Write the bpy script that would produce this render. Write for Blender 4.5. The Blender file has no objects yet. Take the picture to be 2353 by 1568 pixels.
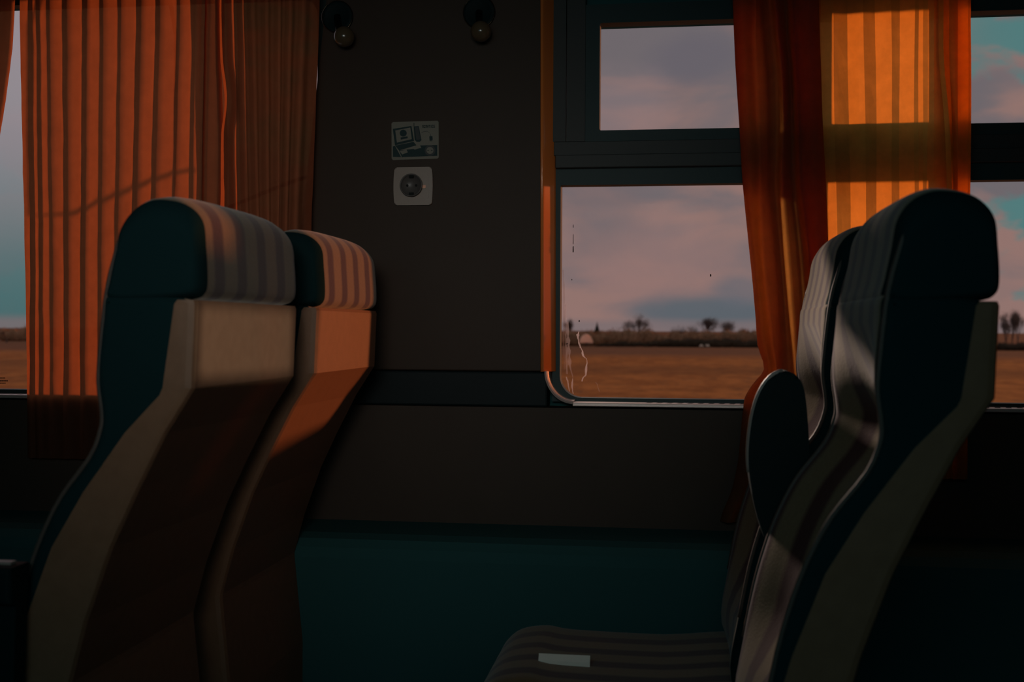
import bpy, bmesh, math, random
from mathutils import Vector, noise
R = math.radians
C = bpy.context.scene.collection
sc = bpy.context.scene
rnd = random.Random(7)

# ------------------------------------------------------------------ camera
CAMP = Vector((0, 0, 1.02)); F = 2650.0; CX, CY = 1176.5, 784.0
yaw, pit, rol = R(8), R(-.62), R(.29)
fw = Vector((-math.sin(yaw)*math.cos(pit), math.cos(yaw)*math.cos(pit), math.sin(pit)))
r0 = Vector((math.cos(yaw), math.sin(yaw), 0)); u0 = r0.cross(fw)
RT = r0*math.cos(rol)+u0*math.sin(rol); UP = u0*math.cos(rol)-r0*math.sin(rol)
cd = bpy.data.cameras.new('camera'); cam = bpy.data.objects.new('camera', cd); C.objects.link(cam)
from mathutils import Matrix
cam.matrix_world = Matrix(((RT.x, UP.x, -fw.x, 0), (RT.y, UP.y, -fw.y, 0), (RT.z, UP.z, -fw.z, CAMP.z), (0, 0, 0, 1)))
cd.sensor_width = 36; cd.lens = F/2353*36; cd.clip_start = .05; cd.clip_end = 3000
cd.dof.use_dof = True; cd.dof.focus_distance = 2.62; cd.dof.aperture_fstop = 5.6
sc.camera = cam

def PX(x, y, Y):            # the point of the upright plane at depth Y that a measured photo pixel looks at
    d = fw+RT*((x-CX)/F)-UP*((y-CY)/F)
    return CAMP+d*(Y/d.y)

# ------------------------------------------------------------------ view, sky, sun, big lights
sc.view_settings.view_transform = 'Standard'; sc.view_settings.look = 'None'
sc.view_settings.exposure = 0.0; sc.view_settings.gamma = 1.0

def lin(r, g, b):
    f = lambda c: (c/255/12.92) if c/255 <= .04045 else ((c/255+.055)/1.055)**2.4
    return (f(r), f(g), f(b), 1)

W = bpy.data.worlds.new('dusk_sky'); sc.world = W; W.use_nodes = True
nt = W.node_tree; nt.nodes.clear(); N = nt.nodes.new; L = nt.links.new
out = N('ShaderNodeOutputWorld'); bg = N('ShaderNodeBackground'); L(bg.outputs[0], out.inputs[0])
tc = N('ShaderNodeTexCoord'); sep = N('ShaderNodeSeparateXYZ'); L(tc.outputs['Generated'], sep.inputs[0])
def M(op, a, b=None, c=None):
    n = N('ShaderNodeMath'); n.operation = op
    for i, v in enumerate((a, b, c)):
        if v is None: continue
        if isinstance(v, (int, float)): n.inputs[i].default_value = v
        else: L(v, n.inputs[i])
    return n.outputs[0]
def MR(v, a, b, c=0, d=1, sm=True):
    n = N('ShaderNodeMapRange'); n.interpolation_type = 'SMOOTHSTEP' if sm else 'LINEAR'
    L(v, n.inputs[0])
    for i, k in enumerate((a, b, c, d)): n.inputs[i+1].default_value = k
    return n.outputs[0]
def MIX(f, a, b):
    n = N('ShaderNodeMix'); n.data_type = 'RGBA'
    if isinstance(f, (int, float)): n.inputs[0].default_value = f
    else: L(f, n.inputs[0])
    for k, v in ((6, a), (7, b)):
        if isinstance(v, tuple): n.inputs[k].default_value = v
        else: L(v, n.inputs[k])
    return n.outputs[2]
az = M('ARCTAN2', sep.outputs[0], sep.outputs[1]); el = M('ARCSINE', sep.outputs[2])
def NOISE(sx, sy, scale, detail=4, rough=.5, off=0.0, dist=0.0):
    cb = N('ShaderNodeCombineXYZ'); L(M('MULTIPLY', az, sx), cb.inputs[0]); L(M('MULTIPLY', el, sy), cb.inputs[1]); cb.inputs[2].default_value = off
    n = N('ShaderNodeTexNoise'); n.inputs['Scale'].default_value = scale; n.inputs['Detail'].default_value = detail
    n.inputs['Roughness'].default_value = rough; n.inputs['Distortion'].default_value = dist
    L(cb.outputs[0], n.inputs['Vector']); return n.outputs['Fac']
def BLOB(a0, e0, ra, re):   # a soft cloud bank around one direction
    x = M('DIVIDE', M('SUBTRACT', az, a0), ra); y = M('DIVIDE', M('SUBTRACT', el, e0), re)
    d = M('SQRT', M('ADD', M('MULTIPLY', x, x), M('MULTIPLY', y, y)))
    d = M('ADD', d, M('MULTIPLY', M('SUBTRACT', NOISE(1, 1.6, 16, 4, .55, a0*9), .5), .9))
    return MR(d, 1.15, .35)
def azp(x): return math.atan((x-1176.5)/F)-yaw
def elp(x, y): d = fw+RT*((x-CX)/F)-UP*((y-CY)/F); return math.asin(d.z/d.length)
pink = lin(148, 116, 110); grey = lin(112, 104, 108); teal = lin(84, 124, 124); lav = lin(122, 108, 110); blue = lin(88, 98, 106)
n1 = NOISE(1, 2.6, 7, 5, .5, 3.1, .4)
col = MIX(MR(n1, .40, .62), grey, pink)
n2 = NOISE(1, 1.8, 11, 6, .55, 8.3, .2)
edge = MR(M('ABSOLUTE', M('ADD', az, .02)), .14, .30)
col = MIX(M('MULTIPLY', edge, MR(n2, .52, .42)), col, teal)
col = MIX(M('MULTIPLY', BLOB(azp(1500), elp(1500, 600), .09, .045), .75), col, lin(148, 116, 112))
col = MIX(M('MULTIPLY', BLOB(azp(1380), elp(1380, 480), .05, .05), .6), col, lin(120, 104, 106))
col = MIX(M('MULTIPLY', BLOB(azp(1600), elp(1600, 130), .05, .028), .8), col, lin(104, 98, 106))
col = MIX(M('MULTIPLY', BLOB(azp(1400), elp(1400, 250), .06, .04), .5), col, lin(140, 120, 122))
col = MIX(M('MULTIPLY', BLOB(azp(1640), elp(1640, 715), .085, .014), .8), col, blue)
col = MIX(M('MULTIPLY', BLOB(azp(1700), elp(1700, 668), .03, .018), .7), col, lin(100, 102, 110))
lw = MR(az, -.36, -.40)     # the strip of sky at the far left
col = MIX(M('MULTIPLY', lw, .92), col, MIX(MR(el, .0, .20), lin(72, 108, 110), lin(154, 142, 148)))
col = MIX(M('MULTIPLY', MR(el, .012, .003), .8), col, lav)
L(col, bg.inputs[0]); bg.inputs[1].default_value = 1.0

SUN_AZ, SUN_EL = R(52), R(3.3)      # azimuth from +Y towards +X
sd = bpy.data.lights.new('low_sun', 'SUN'); sd.energy = 2.5; sd.color = (1, .29, .10); sd.angle = R(2.6)
so = bpy.data.objects.new('low_sun', sd); C.objects.link(so)
to = Vector((math.sin(SUN_AZ)*math.cos(SUN_EL), math.cos(SUN_AZ)*math.cos(SUN_EL), math.sin(SUN_EL)))
so.rotation_euler = to.to_track_quat('Z', 'Y').to_euler()

def area(name, loc, target, sx, sy, power, colr, spread=180):
    a = bpy.data.lights.new(name, 'AREA'); a.shape = 'RECTANGLE'; a.size = sx; a.size_y = sy; a.energy = power; a.color = colr; a.spread = R(spread)
    o = bpy.data.objects.new(name, a); C.objects.link(o); o.location = loc
    o.rotation_euler = (Vector(loc)-Vector(target)).to_track_quat('Z', 'Y').to_euler(); return o
gd = Vector((.715, -.688, .008)).normalized()
gl = bpy.data.lights.new('aisle_side_beam', 'SPOT'); gl.energy = 1550; gl.color = (1, .94, .82); gl.spot_size = R(24); gl.spot_blend = .1; gl.shadow_soft_size = .03  # added spot, its beam lights the near left back shell
go = bpy.data.objects.new('aisle_side_beam', gl); C.objects.link(go); go.location = Vector((-.58, 1.53, 1.0))+gd*8
go.rotation_euler = gd.to_track_quat('Z', 'Y').to_euler()
area('window_light_behind_viewer', (-.15, -.30, 1.38), (-.66, 2.4, 1.10), .50, .40, .43, (1, .86, .76), 40)
area('seat_front_fill', (-.92, 4.05, 1.92), (.22, 1.42, .80), .26, .12, 1.7, (1, .76, .64), 22)  # added lamp hidden behind the pillar, lifts the right seat fronts
area('teal_fill', (-.25, -.22, 1.40), (-.05, 2.0, .8), 1.4, .3, 1.7, (.48, .93, 1), 150)  # added teal fill behind the camera, lifts the dark interior

# ------------------------------------------------------------------ materials
def mat(name, c, rough=.7, metal=0, spec=.3, var=0, vs=40, c2=None, bump=0, bs=300, sheen=0):
    m = bpy.data.materials.new(name); m.use_nodes = True; t = m.node_tree; b = t.nodes['Principled BSDF']
    c = tuple(c)[:3]+(1,)
    b.inputs['Base Color'].default_value = c; b.inputs['Roughness'].default_value = rough; b.inputs['Metallic'].default_value = metal
    b.inputs['Specular IOR Level'].default_value = spec
    if sheen: b.inputs['Sheen Weight'].default_value = sheen
    if var or c2 or bump:
        tcn = t.nodes.new('ShaderNodeTexCoord')
        nz = t.nodes.new('ShaderNodeTexNoise'); nz.inputs['Scale'].default_value = vs; nz.inputs['Detail'].default_value = 6
        t.links.new(tcn.outputs['Object'], nz.inputs['Vector'])
        mx = t.nodes.new('ShaderNodeMix'); mx.data_type = 'RGBA'; t.links.new(nz.outputs['Fac'], mx.inputs[0])
        mx.inputs[6].default_value = c
        mx.inputs[7].default_value = tuple(c2)[:3]+(1,) if c2 else tuple(min(1, k*(1+var)) for k in c[:3])+(1,)
        t.links.new(mx.outputs[2], b.inputs['Base Color'])
        if bump:
            n3 = t.nodes.new('ShaderNodeTexNoise'); n3.inputs['Scale'].default_value = bs; t.links.new(tcn.outputs['Object'], n3.inputs['Vector'])
            bp = t.nodes.new('ShaderNodeBump'); bp.inputs['Strength'].default_value = bump; bp.inputs['Distance'].default_value = .002
            t.links.new(n3.outputs['Fac'], bp.inputs['Height']); t.links.new(bp.outputs[0], b.inputs['Normal'])
    return m

def stripes(name):
    m = bpy.data.materials.new(name); m.use_nodes = True; t = m.node_tree; b = t.nodes['Principled BSDF']; n = t.nodes.new; l = t.links.new
    b.inputs['Roughness'].default_value = .95; b.inputs['Specular IOR Level'].default_value = .1; b.inputs['Sheen Weight'].default_value = .25
    tcn = n('ShaderNodeTexCoord'); s = n('ShaderNodeSeparateXYZ'); l(tcn.outputs['Object'], s.inputs[0])
    a = n('ShaderNodeMath'); a.operation = 'MULTIPLY_ADD'; l(s.outputs[1], a.inputs[0]); a.inputs[1].default_value = 1/.077; a.inputs[2].default_value = 20.42
    f = n('ShaderNodeMath'); f.operation = 'FRACT'; l(a.outputs[0], f.inputs[0])
    r = n('ShaderNodeValToRGB'); l(f.outputs[0], r.inputs[0]); cr = r.color_ramp
    li, dk, md = (.21, .15, .080, 1), (.060, .014, .012, 1), (.14, .09, .052, 1)
    for p, k in ((.0, md), (.05, li), (.50, li), (.56, md), (.61, dk), (.93, dk)): cr.elements.new(p).color = k
    cr.elements.remove(cr.elements[0]); cr.elements[-1].color = md
    nz = n('ShaderNodeTexNoise'); nz.inputs['Scale'].default_value = 260; l(tcn.outputs['Object'], nz.inputs['Vector'])
    mx = n('ShaderNodeMix'); mx.data_type = 'RGBA'; mx.blend_type = 'MULTIPLY'; mx.inputs[0].default_value = .35
    l(r.outputs[0], mx.inputs[6]); l(nz.outputs['Fac'], mx.inputs[7]); l(mx.outputs[2], b.inputs['Base Color'])
    bp = n('ShaderNodeBump'); bp.inputs['Strength'].default_value = .4; bp.inputs['Distance'].default_value = .001
    l(nz.outputs['Fac'], bp.inputs['Height']); l(bp.outputs[0], b.inputs['Normal'])
    return m

def cloth_mat(name, trans, refl, alpha=.05):
    m = bpy.data.materials.new(name); m.use_nodes = True; t = m.node_tree; t.nodes.clear(); n = t.nodes.new; l = t.links.new
    o = n('ShaderNodeOutputMaterial'); tr = n('ShaderNodeBsdfTranslucent'); df = n('ShaderNodeBsdfDiffuse'); ad = n('ShaderNodeAddShader')
    tcn = n('ShaderNodeTexCoord'); nz = n('ShaderNodeTexNoise'); nz.inputs['Scale'].default_value = 30; nz.inputs['Detail'].default_value = 8; nz.inputs['Roughness'].default_value = .65
    l(tcn.outputs['Object'], nz.inputs['Vector'])
    mr = n('ShaderNodeMapRange'); l(nz.outputs['Fac'], mr.inputs[0]); mr.inputs[1].default_value = .3; mr.inputs[2].default_value = .7; mr.inputs[3].default_value = .82; mr.inputs[4].default_value = 1.05
    mx = n('ShaderNodeMix'); mx.data_type = 'RGBA'; mx.blend_type = 'MULTIPLY'; mx.inputs[0].default_value = 1
    mx.inputs[6].default_value = trans+(1,); l(mr.outputs[0], mx.inputs[7]); l(mx.outputs[2], tr.inputs[0])
    df.inputs[0].default_value = refl+(1,)
    tp = n('ShaderNodeBsdfTransparent'); tp.inputs[0].default_value = (1, .5, .2, 1); ms = n('ShaderNodeMixShader'); ms.inputs[0].default_value = alpha
    l(tr.outputs[0], ad.inputs[0]); l(df.outputs[0], ad.inputs[1]); l(ad.outputs[0], ms.inputs[1]); l(tp.outputs[0], ms.inputs[2]); l(ms.outputs[0], o.inputs[0])
    return m

def glass_mat(name):
    m = bpy.data.materials.new(name); m.use_nodes = True; t = m.node_tree; t.nodes.clear(); n = t.nodes.new; l = t.links.new
    o = n('ShaderNodeOutputMaterial'); tp = n('ShaderNodeBsdfTransparent'); tp.inputs[0].default_value = (.97, .98, .98, 1)
    gl = n('ShaderNodeBsdfGlossy'); gl.inputs['Roughness'].default_value = .02; lw_ = n('ShaderNodeLayerWeight'); lw_.inputs[0].default_value = .12; fr = n('ShaderNodeMath'); fr.operation = 'MULTIPLY'; fr.inputs[1].default_value = .35; l(lw_.outputs['Facing'], fr.inputs[0])
    ms = n('ShaderNodeMixShader'); l(fr.outputs[0], ms.inputs[0]); l(tp.outputs[0], ms.inputs[1]); l(gl.outputs[0], ms.inputs[2]); l(ms.outputs[0], o.inputs[0])
    return m

def stain_mat(name, c, a):
    m = bpy.data.materials.new(name); m.use_nodes = True; t = m.node_tree; t.nodes.clear(); n = t.nodes.new; l = t.links.new
    o = n('ShaderNodeOutputMaterial'); tp = n('ShaderNodeBsdfTransparent'); df = n('ShaderNodeBsdfDiffuse'); df.inputs[0].default_value = c+(1,)
    tl = n('ShaderNodeBsdfTranslucent'); tl.inputs[0].default_value = c+(1,); ad = n('ShaderNodeAddShader')
    ms = n('ShaderNodeMixShader'); ms.inputs[0].default_value = a
    l(df.outputs[0], ad.inputs[0]); l(tl.outputs[0], ad.inputs[1])
    l(tp.outputs[0], ms.inputs[1]); l(ad.outputs[0], ms.inputs[2]); l(ms.outputs[0], o.inputs[0])
    return m

M_ = {}
M_['stripe'] = stripes('striped_velour')
M_['dark'] = mat('dark_velour', (.007, .025, .028), .95, spec=.03)
M_['shell'] = mat('beige_plastic_shell', (.16, .082, .045), .5, spec=.3, c2=(.22, .118, .068), vs=55, bump=.15, bs=500)
M_['piping'] = mat('grey_piping', (.085, .065, .055), .6)
M_['plastic'] = mat('black_plastic', (.004, .014, .015), .6, spec=.12)
M_['rim'] = mat('grey_rim', (.30, .25, .22), .35, spec=.5)
M_['panel'] = mat('brown_wall_laminate', (.042, .026, .018), .55, spec=.25, c2=(.050, .032, .022), vs=14)
M_['lowwall'] = mat('dark_brown_wall', (.050, .038, .030), .6, spec=.2, var=.25, vs=10)
M_['band'] = mat('dark_blue_grey_band', (.006, .014, .017), .55, spec=.2)
M_['black'] = mat('black_teal_paint', (.026, .098, .102), .8, spec=.1)
M_['wood'] = mat('orange_brown_trim', (.85, .24, .055), .24, spec=1.0)
M_['alu'] = mat('dull_aluminium', (.72, .60, .55), .38, metal=.6, spec=.5)
M_['frame'] = mat('grey_window_frame', (.034, .038, .037), .5, spec=.3)
M_['rubber'] = mat('teal_black_rubber', (.014, .040, .042), .5, spec=.3)
M_['slot'] = mat('slot_dark', (.05, .035, .03), .8)
M_['white_p'] = mat('off_white_plastic', (.34, .27, .23), .32, spec=.5)
M_['hole'] = mat('pin_hole_dark', (.01, .012, .012), .8)
M_['sticker'] = mat('pale_sticker', (.20, .19, .155), .5, var=.15, vs=60)
M_['ink'] = mat('dark_teal_ink', (.010, .035, .038), .6)
M_['ink2'] = mat('grey_ink', (.055, .062, .066), .6)
M_['bronze'] = mat('bronze_metal', (.07, .052, .035), .25, metal=.9, spec=.5)
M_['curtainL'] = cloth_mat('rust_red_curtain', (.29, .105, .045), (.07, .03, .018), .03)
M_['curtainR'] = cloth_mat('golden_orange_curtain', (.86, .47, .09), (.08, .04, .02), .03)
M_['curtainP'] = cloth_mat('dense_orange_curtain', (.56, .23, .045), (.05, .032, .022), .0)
M_['glass'] = glass_mat('window_glass')
M_['stain'] = stain_mat('mineral_stain', (.28, .24, .24), .55)
M_['stainf'] = stain_mat('faint_mineral_stain', (.25, .2, .2), .25)
M_['speck'] = mat('dirt_speck', (.03, .015, .01), .9)
M_['bark'] = mat('grey_brown_bark', (.11, .085, .075), .9, spec=.1)
M_['scrub'] = mat('brown_scrub', (.52, .27, .15), .95, spec=.05, c2=(.16, .11, .07), vs=.5)
M_['scrubdk'] = mat('dark_scrub', (.05, .042, .03), .95, spec=.05, c2=(.09, .06, .04), vs=.5)
M_['conifer'] = mat('dark_conifer', (.018, .022, .016), .95, spec=.05)
M_['blossom'] = cloth_mat('pale_pink_blossom', (.42, .36, .29), (.85, .56, .44), 0)
M_['pale'] = mat('pale_fleece', (.75, .62, .5), .9)

# ------------------------------------------------------------------ helpers
def obj(name, bm, m, parent=None, smooth=False):
    bmesh.ops.recalc_face_normals(bm, faces=bm.faces)
    me = bpy.data.meshes.new(name); bm.to_mesh(me); bm.free()
    ms = m if isinstance(m, (list, tuple)) else [m]
    for k in ms: me.materials.append(M_[k] if isinstance(k, str) else k)
    if smooth:
        for p in me.polygons: p.use_smooth = True
    o = bpy.data.objects.new(name, me); C.objects.link(o)
    if parent is not None: o.parent = parent
    return o
def tag(o, label=None, cat=None, group=None, kind=None):
    if label: o['label'] = label
    if cat: o['category'] = cat
    if group: o['group'] = group
    if kind: o['kind'] = kind
    return o
def thing(name, label, cat, loc=(0, 0, 0), group=None):
    o = bpy.data.objects.new(name, None); C.objects.link(o); o.location = loc; o.empty_display_size = .05
    return tag(o, label, cat, group)
def struct(name, bm, m, label=None): 
    o = obj(name, bm, m); o['kind'] = 'structure'
    if label: o['label'] = label
    return o
def box(bm, x0, x1, y0, y1, z0, z1, bev=0, seg=2):
    g = bmesh.ops.create_cube(bm, size=1); vs = g['verts']
    for v in vs: v.co = Vector(((x0+x1)/2+v.co.x*(x1-x0), (y0+y1)/2+v.co.y*(y1-y0), (z0+z1)/2+v.co.z*(z1-z0)))
    if bev:
        es = list({e for v in vs for e in v.link_edges}); bmesh.ops.bevel(bm, geom=es, offset=bev, segments=seg, affect='EDGES', profile=.5)
    return bm
def B(*a, **k): return box(bmesh.new(), *a, **k)
def prism(bm, pts, y0, y1, axis='Y', bev=0):
    f = (lambda p, d: Vector((p[0], d, p[1]))) if axis == 'Y' else (lambda p, d: Vector((d, p[0], p[1])))
    a = [bm.verts.new(f(p, y0)) for p in pts]; b = [bm.verts.new(f(p, y1)) for p in pts]; n = len(pts)
    fs = [bm.faces.new(a), bm.faces.new(b[::-1])]
    for i in range(n): fs.append(bm.faces.new((a[i], b[i], b[(i+1) % n], a[(i+1) % n])))
    if bev:
        es = list(set(fs[0].edges) | set(fs[1].edges)); bmesh.ops.bevel(bm, geom=es, offset=bev, segments=3, affect='EDGES', profile=.5)
    return bm
def tube(bm, pts, r, n=8, cap=True):
    rs = r if isinstance(r, (list, tuple)) else [r]*len(pts); rings = []
    up = None
    for i, p in enumerate(pts):
        d = (Vector(pts[min(i+1, len(pts)-1)])-Vector(pts[max(i-1, 0)])).normalized()
        if up is None: up = d.orthogonal().normalized()
        up = (up-d*up.dot(d)).normalized(); s = d.cross(up)
        rings.append([bm.verts.new(Vector(p)+(up*math.cos(2*math.pi*k/n)+s*math.sin(2*math.pi*k/n))*rs[i]) for k in range(n)])
    for a, b in zip(rings, rings[1:]):
        for k in range(n): bm.faces.new((a[k], a[(k+1) % n], b[(k+1) % n], b[k]))
    if cap: bm.faces.new(rings[0][::-1]); bm.faces.new(rings[-1])
    return bm
def cr1(vals, t):           # Catmull-Rom through equally indexed values
    i = min(int(t), len(vals)-2); f = t-i
    p0 = vals[max(i-1, 0)]; p1 = vals[i]; p2 = vals[i+1]; p3 = vals[min(i+2, len(vals)-1)]
    return .5*((2*p1)+(-p0+p2)*f+(2*p0-5*p1+4*p2-p3)*f*f+(-p0+3*p1-3*p2+p3)*f**3)
def smooth_loop(pts, k=4, closed=True):
    n = len(pts); o = []
    for i in range(n):
        p0, p1, p2, p3 = pts[(i-1) % n], pts[i], pts[(i+1) % n], pts[(i+2) % n]
        for j in range(k):
            f = j/k; o.append(tuple(.5*((2*p1[a])+(-p0[a]+p2[a])*f+(2*p0[a]-5*p1[a]+4*p2[a]-p3[a])*f*f+(-p0[a]+3*p1[a]-3*p2[a]+p3[a])*f**3) for a in (0, 1)))
    return o
def offset(pts, d):         # inward offset of a clockwise/any closed outline
    n = len(pts); A = sum(pts[i][0]*pts[(i+1) % n][1]-pts[(i+1) % n][0]*pts[i][1] for i in range(n)); s = 1 if A > 0 else -1; o = []
    for i in range(n):
        a, b = Vector(pts[i-1]), Vector(pts[(i+1) % n]); t = (b-a).normalized(); o.append((pts[i][0]-s*t.y*d, pts[i][1]+s*t.x*d))
    return o

# ================================================================== THE SETTING
WY = 2.42
XL, XR = -2.6, 2.4
# floor, ceiling, walls
struct('floor', B(XL, XR, -.42, 2.60, -.06, 0), 'black')
struct('ceiling', B(XL, XR, -.42, 2.60, 2.12, 2.18), 'black')
struct('wall_left', B(XL-.05, XL, -.42, 2.60, 0, 2.12), 'black')
struct('wall_right', B(XR, XR+.05, -.42, 2.60, 0, 2.12), 'black')
bm = bmesh.new()            # the aisle-side wall behind the camera with a slit added to shape the beam
for a in ((XL, 1.238, 0, 2.12), (1.56, XR, 0, 2.12), (1.238, 1.56, 0, .990), (1.238, 1.56, 1.054, 2.12)): box(bm, a[0], a[1], -.42, -.34, a[2], a[3])
struct('wall_front', bm, 'black')
# window wall: solid skin with three openings
ZS, ZT = .872, 1.661
opn = [(-2.25, -.765, ZS, 1.745), (-.24, .342, ZS, ZT), (.354, 1.25, ZS, ZT)]
bm = bmesh.new()
box(bm, XL, XR, 2.46, 2.475, 0, ZS); box(bm, XL, XR, 2.46, 2.475, 1.745, 2.12)
box(bm, -.765, XR, 2.46, 2.475, ZT, 1.745)
for a, b in ((XL, -2.25), (-.765, -.24), (.342, .354), (1.25, XR)): box(bm, a, b, 2.46, 2.475, ZS, 1.745 if b < -.2 else ZT)
struct('wall_rear', bm, 'black')
# lower inner wall
struct('wall_lower', B(XL, XR, 2.39, 2.46, 0, .855), 'lowwall')
# pillar panel with its slanted left edge (socket panel)
bm = bmesh.new()
prism(bm, [(-.745, 2.0), (-.745, 1.72), (-.835, .93), (-.270, .93), (-.270, 2.0)], 2.405, 2.46, bev=.003)
struct('wall_pillar', bm, 'panel')
0 and struct('trim_pillar_recess', B(-.775, -.72, 2.43, 2.459, .93, 2.05), 'black')
# rounded vertical trim at the left jamb of the centre window
bm = bmesh.new()
pts = [(-.2765, 2.46), (-.2765, 2.397), (-.2755, 2.394), (-.2735, 2.392), (-.2712, 2.3925), (-.269, 2.395)]
for k in range(1, 8): pts.append((-.269+.0215*k/7, 2.395+.032*k/7))
pts += [(-.2475, 2.44), (-.2475, 2.46)]
a = [bm.verts.new((p[0], p[1], .930)) for p in pts]; b = [bm.verts.new((p[0]-(.005 if 0 < i else 0), p[1], 1.80)) for i, p in enumerate(pts)]
for i in range(len(pts)-1): bm.faces.new((a[i], a[i+1], b[i+1], b[i]))
bm.faces.new(a); bm.faces.new(b)
tj = struct('trim_window_jamb', bm, 'wood')
for p in tj.data.polygons: p.use_smooth = len(p.vertices) == 4
# dark band below the pillar panel
struct('trim_dado_band', B(-.86, -.262, 2.397, 2.459, .856, .929, bev=.004), 'band')
# curved aluminium corner piece at the window's lower left
bm = bmesh.new(); ro, ri = [], []
for k in range(17):
    t = k/16*math.pi/2; ex, ez = -.206, .931
    rx, rz = .0585, .0645
    ox, oz = ex-rx*math.cos(t), ez-rz*math.sin(t)
    nx, nz = math.cos(t), math.sin(t)
    ro.append([bm.verts.new((ox+nx*q, y, oz+nz*q)) for q, y in ((-.0035, 2.396), (.0005, 2.395), (.0030, 2.398), (.0065, 2.45), (-.0035, 2.45))])
for a, b in zip(ro, ro[1:]):
    for k in range(5): bm.faces.new((a[k], a[(k+1) % 5], b[(k+1) % 5], b[k]))
bm.faces.new(ro[0]); bm.faces.new(ro[-1])
struct('trim_window_corner', bm, 'alu')
# sills with vent slots
def sill(n, x0, x1, s0, s1):
    o = struct('trim_sill_'+n, B(x0, x1, 2.375, 2.459, .860, .8675, bev=.0015), 'alu')
    bm = bmesh.new(); x = s0
    while x < s1:
        a, b = x, x+.0105
        vs = [bm.verts.new(q) for q in ((a-.003, 2.392, .8679), (b-.003, 2.392, .8679), (b+.002, 2.418, .8679), (a+.002, 2.418, .8679))]
        bm.faces.new(vs); x += .0212
    s = obj('vent_slot', bm, 'slot', o); return o
sill('centre', -.207, .30, -.055, .28); sill('left', -2.25, -.86, -2.0, -.9); sill('right', .36, 1.25, .40, 1.2)
# wall duct cover low on the wall
bm = bmesh.new()
prism(bm, [(2.20, .05), (2.20, .565), (2.205, .585), (2.22, .60), (2.25, .607), (2.389, .609), (2.389, .05)], -2.5, 2.3, axis='X')
dc = struct('trim_heater_duct', bm, 'black')
# --- windows
def ring(bm, o, i, y0, y1, rad=0, corners=(0, 0, 0, 0)):
    """flat frame: outer rect o, inner rect i=(x0,x1,z0,z1) with rounded corners LL,LR,UR,UL"""
    x0, x1, z0, z1 = i; X0, X1, Z0, Z1 = o; inn, outp = [], []
    cs = [(x0, z0, 1, 1, math.pi, X0, Z0), (x1, z0, -1, 1, 1.5*math.pi, X1, Z0), (x1, z1, -1, -1, 0, X1, Z1), (x0, z1, 1, -1, .5*math.pi, X0, Z1)]
    for k, (cx, cz, sx, sz, a0, ox, oz) in enumerate(cs):
        r = rad if corners[k] else .0008; n = 8
        for j in range(n+1):
            a = a0+j/n*math.pi/2; inn.append((cx+sx*r+r*math.cos(a), cz+sz*r+r*math.sin(a))); outp.append((ox, oz))
    def vset(pts, y): return [bm.verts.new((p[0], y, p[1])) for p in pts]
    # outer verts: one per corner
    oc = [bm.verts.new((c[5], y0, c[6])) for c in cs]; ob = [bm.verts.new((c[5], y1, c[6])) for c in cs]
    a, b = vset(inn, y0), vset(inn, y1); n = len(inn)
    for k in range(4):
        for j in range(8):
            q = k*9+j; bm.faces.new((oc[k], a[q], a[q+1])); bm.faces.new((ob[k], b[q+1], b[q]))
        q = k*9+8; q2 = (q+1) % n; k2 = (k+1) % 4
        bm.faces.new((oc[k], a[q], a[q2], oc[k2])); bm.faces.new((ob[k], ob[k2], b[q2], b[q])); bm.faces.new((oc[k], oc[k2], ob[k2], ob[k]))
    for q in range(n): bm.faces.new((a[q], a[(q+1) % n], b[(q+1) % n], b[q]))
    return bm
def pane(name, x0, x1, z0, z1, y, parent): return obj(name, B(x0, x1, y, y+.004, z0, z1), 'glass', parent)
def window(n, x0, x1, side, label, split=True):
    w = bpy.data.objects.new('window_%d' % n, None); C.objects.link(w); w['kind'] = 'structure'; w['label'] = label
    if split:
        r = x1
        obj('lower_gasket', ring(bmesh.new(), (x0-.016, r+.012, .866, 1.357), (x0, r, .8745, 1.323), 2.428, 2.462, .046, (1, 1, 0, 0)), 'rubber', w)
        obj('crossbar', B(x0-.010, r+.012, 2.408, 2.460, 1.357, 1.384, bev=.0015), 'frame', w)
        bm = bmesh.new(); box(bm, x0-.014, r+.012, 2.418, 2.461, 1.384, 1.413, bev=.001)
        if side > .05: box(bm, x0-.016, x0+.0105, 2.418, 2.461, 1.4135, 1.75); box(bm, x0+.0125, x0+side-.03, 2.418, 2.461, 1.4135, 1.75)
        obj('frame', bm, 'frame', w)
        obj('sash', ring(bmesh.new(), (max(x0+side-.03, x0-.010), r+.012, 1.413, 1.70), (x0+side, r-.004, 1.4365, ZT), 2.424, 2.461, .004, (1, 1, 1, 1)), 'rubber', w)
        pane('lower_pane', x0-.008, r+.006, .868, 1.34, 2.448, w); pane('upper_pane', x0+side-.01, r, 1.425, 1.68, 2.446, w)
    else:
        obj('frame', ring(bmesh.new(), (x0-.03, x1+.035, .862, 1.80), (x0, x1, .876, 1.745), 2.432, 2.462, .05, (1, 1, 1, 1)), 'rubber', w)
        pane('pane', x0-.01, x1+.006, .868, 1.76, 2.448, w)
    return w
w1 = window(1, -2.23, -.772, 0, 'tall single-pane window behind the rust red curtains on the left', False)
w2 = window(2, -.239, .336, .081, 'split train window with small upper pane, uncovered, in the middle')
w3 = window(3, .362, 1.24, .006, 'split train window partly seen at the right edge behind the seat')
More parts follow.
